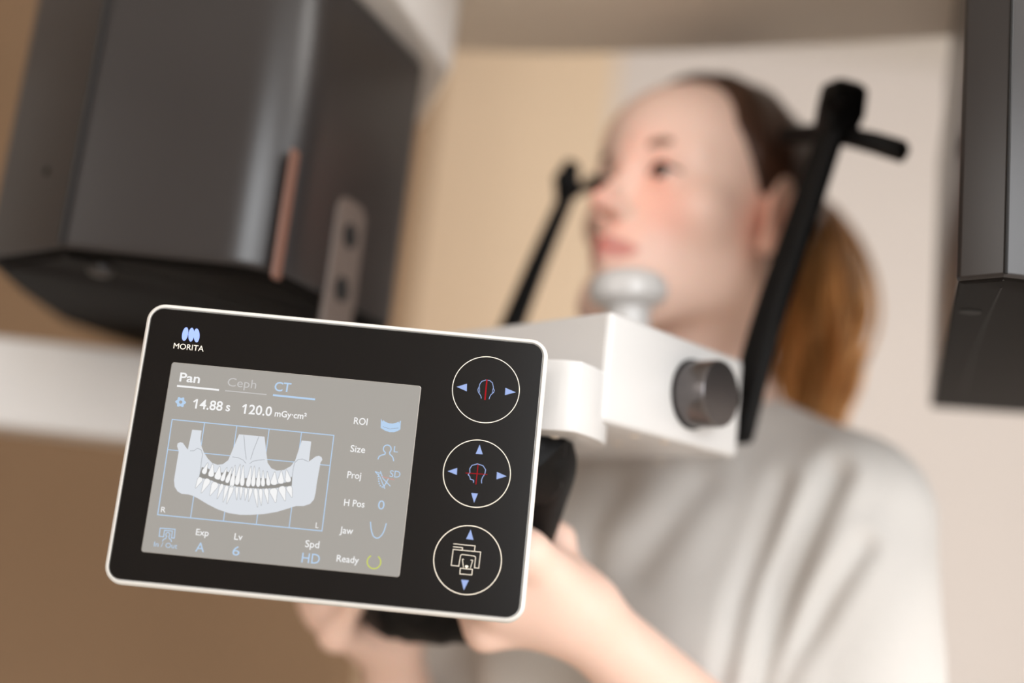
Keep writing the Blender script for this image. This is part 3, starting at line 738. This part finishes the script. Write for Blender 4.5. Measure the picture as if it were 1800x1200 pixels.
def np_mesh(name, V, Q, m, parent=None, smooth_it=0, colors=None, label=None):
    me = bpy.data.meshes.new(name)
    if smooth_it:
        E_ = np.concatenate([Q[:, [0, 1]], Q[:, [1, 2]], Q[:, [2, 3]], Q[:, [3, 0]]])
        for it in range(smooth_it):
            A = np.zeros_like(V); C = np.zeros(len(V))
            for i in range(3):
                A[:, i] = np.bincount(E_[:, 0], V[E_[:, 1], i], len(V)) + np.bincount(E_[:, 1], V[E_[:, 0], i], len(V))
            C = np.bincount(E_[:, 0], minlength=len(V)) + np.bincount(E_[:, 1], minlength=len(V))
            V = V * .45 + .55 * A / np.maximum(C, 1)[:, None]
    me.vertices.add(len(V)); me.vertices.foreach_set('co', V.astype(np.float32).ravel())
    me.loops.add(Q.size); me.loops.foreach_set('vertex_index', Q.astype(np.int32).ravel())
    me.polygons.add(len(Q)); me.polygons.foreach_set('loop_start', np.arange(0, Q.size, 4, dtype=np.int32))
    me.update(calc_edges=True); me.validate()
    me.polygons.foreach_set('use_smooth', [True] * len(me.polygons))
    if colors is not None:
        ca = me.color_attributes.new('tone', 'FLOAT_COLOR', 'POINT')
        cc = np.ones((len(V), 4), np.float32); cc[:, :3] = colors(V); ca.data.foreach_set('color', cc.ravel())
    me.materials.append(m)
    o = bpy.data.objects.new(name, me); COL.objects.link(o)
    if parent is not None: o.parent = parent
    if label: o['label'] = label
    return o

# body frame: forward is -y, the person's left is +x
TH = math.radians(-49.0); ct, st = math.cos(TH), math.sin(TH)
EAR = W(1351, 378, .91)
Fw = P([math.sin(TH), -math.cos(TH)]); Lw = P([ct, st])
HO = EAR[:2] - Lw * .075; EZ = EAR[2]
def toL(p):
    x, y = p[0] - HO[0], p[1] - HO[1]; return P([x * ct + y * st, -x * st + y * ct, p[2]])
def vL_(v): return P([v[0] * ct + v[1] * st, -v[0] * st + v[1] * ct, v[2]])
M_skin = mat('skin', (226, 178, 152), 0.48, sss=0.12, attr='tone', noise=0.03, nscale=60, bump=0.1, bscale=500)
M_hair = mat('hair', (70, 42, 26), 0.42, attr='tone', noise=0.25, nscale=90, spec=0.4)
M_shirt = mat('grey_jersey', (206, 202, 197), 0.85, noise=0.03, nscale=200, bump=0.3, bscale=900, sheen=0.2)
M_jeans = mat('blue_trousers', (58, 66, 84), 0.85, noise=0.1, nscale=60)
M_shoe = mat('white_shoe', (215, 212, 206), 0.6, noise=0.03)

def hand(fd, c, a, n, f, side, wrist, forearm_r):
    """hand closed round a bar at c: a along the bar to the index finger, n from the back of the hand to the bar, f to the fingertips"""
    a, n, f = [P(q) / np.linalg.norm(q) for q in (a, n, f)]
    def pos(R_, deg, s): t = math.radians(deg); return c + R_ * (-math.cos(t) * n + math.sin(t) * f) + a * s
    mcp = []
    for i, (s, r, l) in enumerate(((.033, .0088, 1.0), (.011, .0092, 1.06), (-.011, .0088, 1.0), (-.031, .0078, .88))):
        p0 = pos(.033, 42, s); p1 = pos(.0275, 100, s * .97); p2 = pos(.0262, 158, s * .94); p3 = pos(.0258, 200 * l, s * .92)
        fd.cone(p0, p1, r * 1.12, r, .004); fd.cone(p1, p2, r, r * .92, .002); fd.cone(p2, p3, r * .92, r * .8, .002); mcp.append(p0)
    pb = wrist
    for i, m_ in enumerate(mcp):
        fd.cone(pb + (m_ - pb) * .12, m_, .017, .0112, .012)
    th0 = pb + (pos(.036, -35, .012) - pb) * .35; th1 = pos(.034, -45, .004); th2 = pos(.028, -95, .018); th3 = pos(.027, -150, .020)
    fd.cone(th0, th1, .019, .0125, .014); fd.cone(th1, th2, .0125, .0100, .005); fd.cone(th2, th3, .0100, .0082, .003)
    fd.cone(mcp[0], th1, .0125, .0125, .012); fd.cone((mcp[0] + pb) / 2, th1, .016, .012, .014)
    fd.cone(pb, (mcp[1] + mcp[2]) / 2, .024, .014, .014)

# key joints (body frame)
E0 = P([0, 0, EZ])
HS = 1.04
PT = math.radians(8); pc_, ps_ = math.cos(PT), math.sin(PT)      # head tipped back a little
RH = P([[1, 0, 0], [0, pc_, ps_], [0, -ps_, pc_]])
def H_(x, y, z): return P([x * HS, (y * pc_ + z * ps_) * HS, EZ + (z * pc_ - y * ps_) * HS])
def F_(x, y, z): return H_(x, y, z - .010)
zs = 1.215
LSH, RSH = P([.136, .045, zs]), P([-.145, .045, zs])
LWR = toL(W(1018, 1082, .705)); LEL = toL(W(1470, 1500, .765))
RWR = toL(W(684, 1128, .905)); REL = toL(W(738, 1420, 1.03))
lc, rc = toL(LHC), toL(RHC)
la = vL_(np.append(0, [0, 0])) if 0 else vL_(W(955, 880, .69) - W(855, 1070, .73)); ra = vL_(W(600, 900, .88) - W(690, 1080, .80))
def ortho(n, a): n = P(n, ) if 0 else np.array(n, float); a = a / np.linalg.norm(a); n = n - a * (n @ a); return n / np.linalg.norm(n)
ln_ = ortho([-1, .1, 0], la); lf_ = ortho(ortho([0, -1, 0], la), ln_)
rn_ = ortho([1, .1, 0], ra); rf_ = ortho(ortho([0, -1, 0], ra), rn_)
print('arm lengths', np.linalg.norm(LSH - LEL), np.linalg.norm(LEL - LWR), np.linalg.norm(RSH - REL), np.linalg.norm(REL - RWR), 'L', LEL, LWR, 'R', REL, RWR)

lo = P([-.34, -.42, .84]); hi = P([.34, .20, EZ + .16])
fd = Field(lo, hi, .0026)
# head
fd.rs = HS; fd.rot = RH
fd.ell(H_(0, .012, .043), (.0755, .096, .080), .01)
fd.ell(F_(0, -.034, .060), (.058, .058, .046), .03)
fd.ell(F_(0, -.022, -.006), (.061, .064, .062), .03)
fd.ell(F_(0, -.054, -.042), (.033, .040, .034), .025)
fd.ell(F_(0, -.074, -.086), (.021, .021, .018), .02)
for s in (-1, 1):
    fd.cone(F_(.050 * s, .004, -.046), F_(.016 * s, -.068, -.084), .019, .015, .03)
    fd.ell(F_(.043 * s, -.048, -.006), (.022, .024, .020), .02)
    fd.cone(F_(.043 * s, -.062, .037), F_(.008 * s, -.082, .035), .0085, .0085, .014)
for s in (-1, 1):
    fd.ell(F_(.031 * s, -.097, .0165), (.0175, .0165, .0125), .012, 'sub')
    fd.ell(F_(.031 * s, -.0705, .0165), (.0142, .0142, .0142), .006)
    fd.ell(F_(.0315 * s, -.0870, .0155), (.0128, .0095, .0044), .0025, 'sub')
fd.cone(F_(0, -.083, .022), F_(0, -.1035, -.008), .0062, .0074, .012)
fd.ell(F_(0, -.1085, -.0145), (.0086, .0088, .0074), .006)
for s in (-1, 1):
    fd.ell(F_(.0105 * s, -.0975, -.0190), (.0062, .0085, .0062), .006)
    fd.ell(F_(.0062 * s, -.1035, -.0245), (.0028, .0042, .0030), .003, 'sub')
    # ears
    tl = np.array(Matrix.Rotation(math.radians(-12), 3, 'X') @ Matrix.Rotation(math.radians(20 * s), 3, 'Z'))
    fd.ell(H_(.079 * s, .003, .002), (.0075, .019, .033), .006, rot=tl)
    fd.ell(H_(.0865 * s, -.001, .005), (.0055, .0115, .021), .004, 'sub', rot=tl)
    fd.ell(H_(.0755 * s, -.002, -.026), (.0055, .008, .009), .006)
# lips
for s in (-1, 1):
    fd.cone(F_(.023 * s, -.0810, -.0475), F_(.005 * s, -.0950, -.0430), .0030, .0050, .005)
    fd.cone(F_(.005 * s, -.0950, -.0430), F_(0, -.0955, -.0440), .0050, .0046, .004)
    fd.cone(F_(.020 * s, -.0820, -.0505), F_(0, -.0930, -.0535), .0034, .0062, .005)
for s in (-1, 1):
    fd.cone(F_(.024 * s, -.0850, -.0480), F_(0, -.1010, -.0482), .0008, .0013, .002, 'sub')
fd.rot = None
# neck and trunk
fd.rs = 1.0
fd.cone(H_(0, .018, -.045), P([0, .045, zs + .035]), .052, .055, .02)
for s in (-1, 1):
    fd.cone(P([0, .05, zs + .05]), P([.12 * s, .048, zs + .008]), .042, .034, .04)
fd.ell(P([0, .035, 1.10]), (.148, .092, .18), .05)
fd.ell(P([0, .035, .93]), (.150, .100, .18), .06)
for s in (-1, 1): fd.ell(P([.068 * s, -.045, 1.09]), (.050, .042, .05), .04)
# arms and hands
for sh, el, wr in ((LSH, LEL, LWR), (RSH, REL, RWR)):
    fd.cone(sh, sh + (el - sh) * .3, .046, .045, .03); fd.cone(sh + (el - sh) * .3, el, .045, .036, .02)
    fd.cone(el, el + (wr - el) * .35, .034, .033, .015); fd.cone(el + (wr - el) * .35, wr, .033, .0235, .015)
hand(fd, lc, la, ln_, lf_, 1, LWR, .02)
hand(fd, rc, ra, rn_, rf_, -1, RWR, .02)
V, Q = fd.mesh()
def skin_col(V):
    c = np.tile(P(s2l((240, 204, 186))), (len(V), 1)); p = (V - E0) / HS @ RH; p[:, 2] += .010
    def blend(w, rgb): nonlocal c; w = np.clip(w, 0, 1)[:, None]; c = c * (1 - w) + P(s2l(rgb)) * w
    def g(cx, cy, cz, r): return np.exp(-(((np.abs(p[:, 0]) - cx) ** 2 + (p[:, 1] - cy) ** 2 + (p[:, 2] - cz) ** 2) / r ** 2))
    blend(.4 * g(.040, -.07, -.022, .022), (226, 156, 138)); blend(.5 * g(0, -.112, -.016, .014), (226, 152, 134)); blend(.6 * g(.08, .005, 0, .03), (220, 140, 112))
    sh = .0095 * np.sqrt(np.clip(1 - (p[:, 0] / .0255) ** 2, 0, 1)); lip = np.clip((sh - np.abs(p[:, 2] + .0485)) / .0025, 0, 1) * (p[:, 1] < -.074)
    blend(lip * .75, (190, 104, 98)); blend(.35 * g(.031, -.08, .0165, .016), (196, 140, 120))
    return c
PER = np_mesh('person', V, Q, M_skin, None, 2, skin_col)
PER.matrix_world = Matrix.Translation((HO[0], HO[1], 0)) @ Matrix.Rotation(TH, 4, 'Z')
PER['label'] = 'woman in a grey T-shirt with a brown ponytail, chin on the white rest'; PER['category'] = 'person'
PLOC[PER.name] = (0, 0, 0)

# eyes and brows
M_eye = mat('eye_white', (225, 218, 212), .15, noise=.01); M_iris = mat('iris_dark', (48, 34, 26), .15, noise=.1)
M_brow = mat('brow_hair', (132, 98, 78), .7, noise=.2)
for s in (-1, 1):
    ec = F_(.031 * s, -.0705, .0165)
    eye = mesh_obj('eye', *lathe(ec + P([0, .0128, 0]), (0, -1, 0), [(.0128 - .0128 * math.cos(t), max(.0128 * math.sin(t), .0002)) for t in np.linspace(0, math.pi, 13)], 24), M_eye, PER, world=False)
    gd = P([-.10, -1, .10]); gd /= np.linalg.norm(gd)
    mesh_obj('iris', *lathe(ec + gd * .0112, gd, [(0, .0066), (.0010, .0062), (.0017, .0045), (.0020, .001)], 24), M_iris, eye, world=False)
    lash = cat([F_(.0185 * s, -.0815, .0165), F_(.031 * s, -.0862, .0212), F_(.0445 * s, -.0755, .0165)], 6)
    mesh_obj('eyelash', *sweep(lash, circ(.0016, 6), ref=(0, 0, 1)), M_iris, eye, world=False)
    bp_ = cat([F_(.010 * s, -.0900, .0340), F_(.030 * s, -.0860, .0400), F_(.051 * s, -.0660, .0365)], 6)
    mesh_obj('eyebrow', *sweep(bp_, circ(.0040, 10, 1, .55), [1.0] * 8 + [.8] * (len(bp_) - 8), ref=(0, -1, 0)), M_brow, PER, world=False)

# hair cap and ponytail
fh = Field(E0 + P([-.11, -.13, -.10]), E0 + P([.11, .16, .17]), .0026)
fh.rs = HS; fh.rot = RH
fh.ell(H_(0, .014, .043), (.0800, .1005, .0855), .004)
fh.ell(H_(0, .098, .066), (.028, .026, .026), .03)
for i in range(46):      # combed-back locks
    a = math.radians(-100 + 200 * i / 45); y0 = -.05 + .05 * abs(math.sin(a)) ; pts = []
    for t in np.linspace(0, 1, 6):
        ph = t * .85; x = .0815 * math.sin(a) * (1 - t ** 2 * .8); z = .047 + .0885 * math.cos(a) * (1 - t ** 1.6 * .95); y = -.06 + .165 * t
        q = P([x, y - .016, z - .047]); q = q / math.sqrt((q[0] / .0805) ** 2 + (q[1] / .101) ** 2 + (q[2] / .086) ** 2); pts.append(H_(q[0], q[1] + .016, q[2] + .047))
    for j in range(5): fh.cone(pts[j], pts[j + 1], .0032, .0032, .003)
fh.plane(H_(0, -.068, .100), RH @ P([0, -.070, -.027])); fh.plane(H_(0, -.038, .045), RH @ P([0, -.050, -.040]))
for s in (-1, 1): fh.ell(H_(.095 * s, .000, -.012), (.03, .026, .044), .006, 'sub')
fh.plane(H_(0, .05, -.045), (0, -.25, -1))
V, Q = fh.mesh()
def hair_col(V):
    c = np.tile(P(s2l((66, 42, 30))), (len(V), 1)); n = np.sin(V[:, 0] * 420 + V[:, 2] * 160) * .5 + .5
    return c * (.75 + .5 * n)[:, None]
np_mesh('hair', V, Q, M_hair, PER, 1, hair_col, 'dark brown hair combed back')
def tail_pts(u, v, ph, ln):
    base = H_(0, .104, .070); keys = [(0, 0, 0), (0, .040, .006), (0, .064, -.030), (0.002, .068, -.085), (0, .070, -.145), (0, .066, -.205)]
    sp = [.014, .034, .050, .056, .052, .034]; out = []
    for i, (kx, ky, kz) in enumerate(keys):
        w = sp[i]; out.append(base + P([kx + u * w + (.003 + .0018 * i) * math.sin(ph + i * 1.9), ky + v * w * .8 + (.003 + .0018 * i) * math.cos(ph * 1.3 + i * 1.7), kz * ln]))
    return cat(out, 6)
parts = []
clumps = [(random.random(), random.random() * 6.283, random.random() * 6.28, .86 + .22 * random.random(), .45 + .8 * random.random()) for _ in range(22)]
tones = []
for i in range(220):
    cr_, ca_, cp_, cl_, ct_ = clumps[i % 22]
    rr = math.sqrt(cr_) * .85; u, v = rr * math.cos(ca_) + random.gauss(0, .13), rr * math.sin(ca_) + random.gauss(0, .13); tones.append(ct_ * (.85 + .3 * random.random()))
    pts = tail_pts(u, v, cp_, cl_ + random.gauss(0, .03)); m_ = len(pts)
    rd = [.0036 * (1 - .65 * (k / (m_ - 1)) ** 2) for k in range(m_)]
    parts.append(sweep(pts, circ(1.0, 5), rd, ref=(1, 0, 0), endround=1))
VV, FF = merge(*parts)
pt = mesh_obj('ponytail', VV, FF, M_hair, PER, world=False, label='wavy golden brown ponytail', sharp=0)
ca = pt.data.color_attributes.new('tone', 'FLOAT_COLOR', 'POINT')
va = np.array(VV); t = np.clip((EZ + .075 - va[:, 2]) / .09, 0, 1)[:, None]
stn = np.repeat(tones, len(va) // 220)[:, None]
cc = np.ones((len(va), 4), np.float32); cc[:, :3] = (P(s2l((96, 60, 38))) * (1 - t) + P(s2l((222, 164, 100))) * t) * stn
ca.data.foreach_set('color', cc.ravel())
mesh_obj('hair_tie', *lathe(H_(0, .098, .066), (0, 1, .1), [(0, .010), (.001, .0145), (.008, .0145), (.009, .010)], 24), M_black, PER, world=False)

# T-shirt
fs = Field((-.30, -.22, .78), (.34, .26, 1.36), .0032)
SF = (.80, .72)
for (sh, el), s, fr in (((LSH, LEL), 1, SF[0]), ((RSH, REL), -1, SF[1])):
    e = sh + (el - sh) * (fr + .12)
    fs.cone(sh + P([.002 * s, 0, -.002]), e, .057, .074, .03)
# sleeve and hem openings
for (sh, el), fr in (((LSH, LEL), SF[0]), ((RSH, REL), SF[1])):
    d_ = (el - sh) / np.linalg.norm(el - sh); c0 = sh + (el - sh) * fr
    fs.cone(c0 + d_ * .045, c0 + d_ * .20, .088, .088, .004, 'sub')
    fs.cone(c0 - d_ * .0, c0 + d_ * .1, .060, .066, .003, 'sub')
for s in (-1, 1):
    fs.cone(P([0, .05, zs + .052]), P([.12 * s, .048, zs + .012]), .052, .045, .04)
fs.ell(P([0, .035, 1.11]), (.168, .116, .19), .05)
fs.ell(P([0, .035, .93]), (.170, .122, .20), .07)
for s in (-1, 1): fs.ell(P([.068 * s, -.045, 1.09]), (.064, .060, .064), .05)
fs.cone(H_(0, .018, -.05), P([0, .030, zs + .06]), .06, .066, .006, 'sub')
V, Q = fs.mesh()
# folds pulled from shoulder towards the waist
Vw = np.stack([HO[0] + V[:, 0] * ct - V[:, 1] * st, HO[1] + V[:, 0] * st + V[:, 1] * ct, V[:, 2]], 1)
fx, fy = PIX(Vw)
folds = [([(1470, 830), (1430, 920), (1380, 1030), (1335, 1220)], 20, .010), ([(1375, 850), (1345, 940), (1300, 1060), (1270, 1200)], 18, .004),
         ([(1520, 960), (1460, 1050), (1400, 1150), (1370, 1230)], 17, .0055), ([(1230, 850), (1170, 930), (1110, 1000)], 26, .004), ([(1070, 850), (1035, 930), (1020, 1000)], 32, .007)]
disp = np.zeros(len(V))
for pts, w, A in folds:
    best = np.full(len(V), 1e9)
    for (x0, y0), (x1, y1) in zip(pts[:-1], pts[1:]):
        dx, dy = x1 - x0, y1 - y0; t = np.clip(((fx - x0) * dx + (fy - y0) * dy) / (dx * dx + dy * dy), 0, 1)
        best = np.minimum(best, np.hypot(fx - x0 - t * dx, fy - y0 - t * dy))
    disp += -A * np.exp(-(best / w) ** 2) + A * .3 * np.exp(-((best - w * 2.2) / (w * 1.1)) ** 2)
# vertex normals
fn = np.cross(V[Q[:, 2]] - V[Q[:, 0]], V[Q[:, 3]] - V[Q[:, 1]]); vn = np.zeros_like(V)
for k in range(4):
    for i in range(3): vn[:, i] += np.bincount(Q[:, k], fn[:, i], len(V))
vn /= np.linalg.norm(vn, axis=1)[:, None] + 1e-12
cen = P([0, .035, 1.1]); 
if np.mean(np.sum(vn * (V - cen), 1)) < 0: vn = -vn
camL = toL(P([0, 0, HC])); facing = np.clip(np.sum(vn * (camL - V), 1) / np.linalg.norm(camL - V, axis=1) * 3, 0, 1)
V = V + vn * (disp * facing)[:, None]
V = V + vn * (.0012 * np.sin(V[:, 2] * 60 + V[:, 0] * 35) * np.sin(V[:, 0] * 50 - V[:, 1] * 40 + V[:, 2] * 15))[:, None]
np_mesh('t_shirt', V, Q, M_shirt, PER, 2, None, 'loose light grey short-sleeved T-shirt')
# trousers and shoes below the picture
ft = Field((-.2, -.12, .05), (.2, .2, .92), .006)
ft.ell(P([0, .035, .84]), (.158, .108, .12), .03)
for s in (-1, 1):
    ft.cone(P([.085 * s, .035, .80]), P([.095 * s, .03, .45]), .082, .056, .03); ft.cone(P([.095 * s, .03, .45]), P([.10 * s, .045, .09]), .056, .045, .02)
V, Q = ft.mesh(); np_mesh('trousers', V, Q, M_jeans, PER, 2)
for s in (-1, 1):
    fo = Field((.1 * s - .07, -.22, -.01), (.1 * s + .07, .13, .14), .005)
    fo.ell(P([.1 * s, -.075, .035]), (.044, .105, .034), .02); fo.ell(P([.1 * s, .04, .045]), (.036, .055, .05), .03)
    fo.plane((0, 0, .002), (0, 0, -1)); V, Q = fo.mesh(); np_mesh('shoe', V, Q, M_shoe, PER, 1)
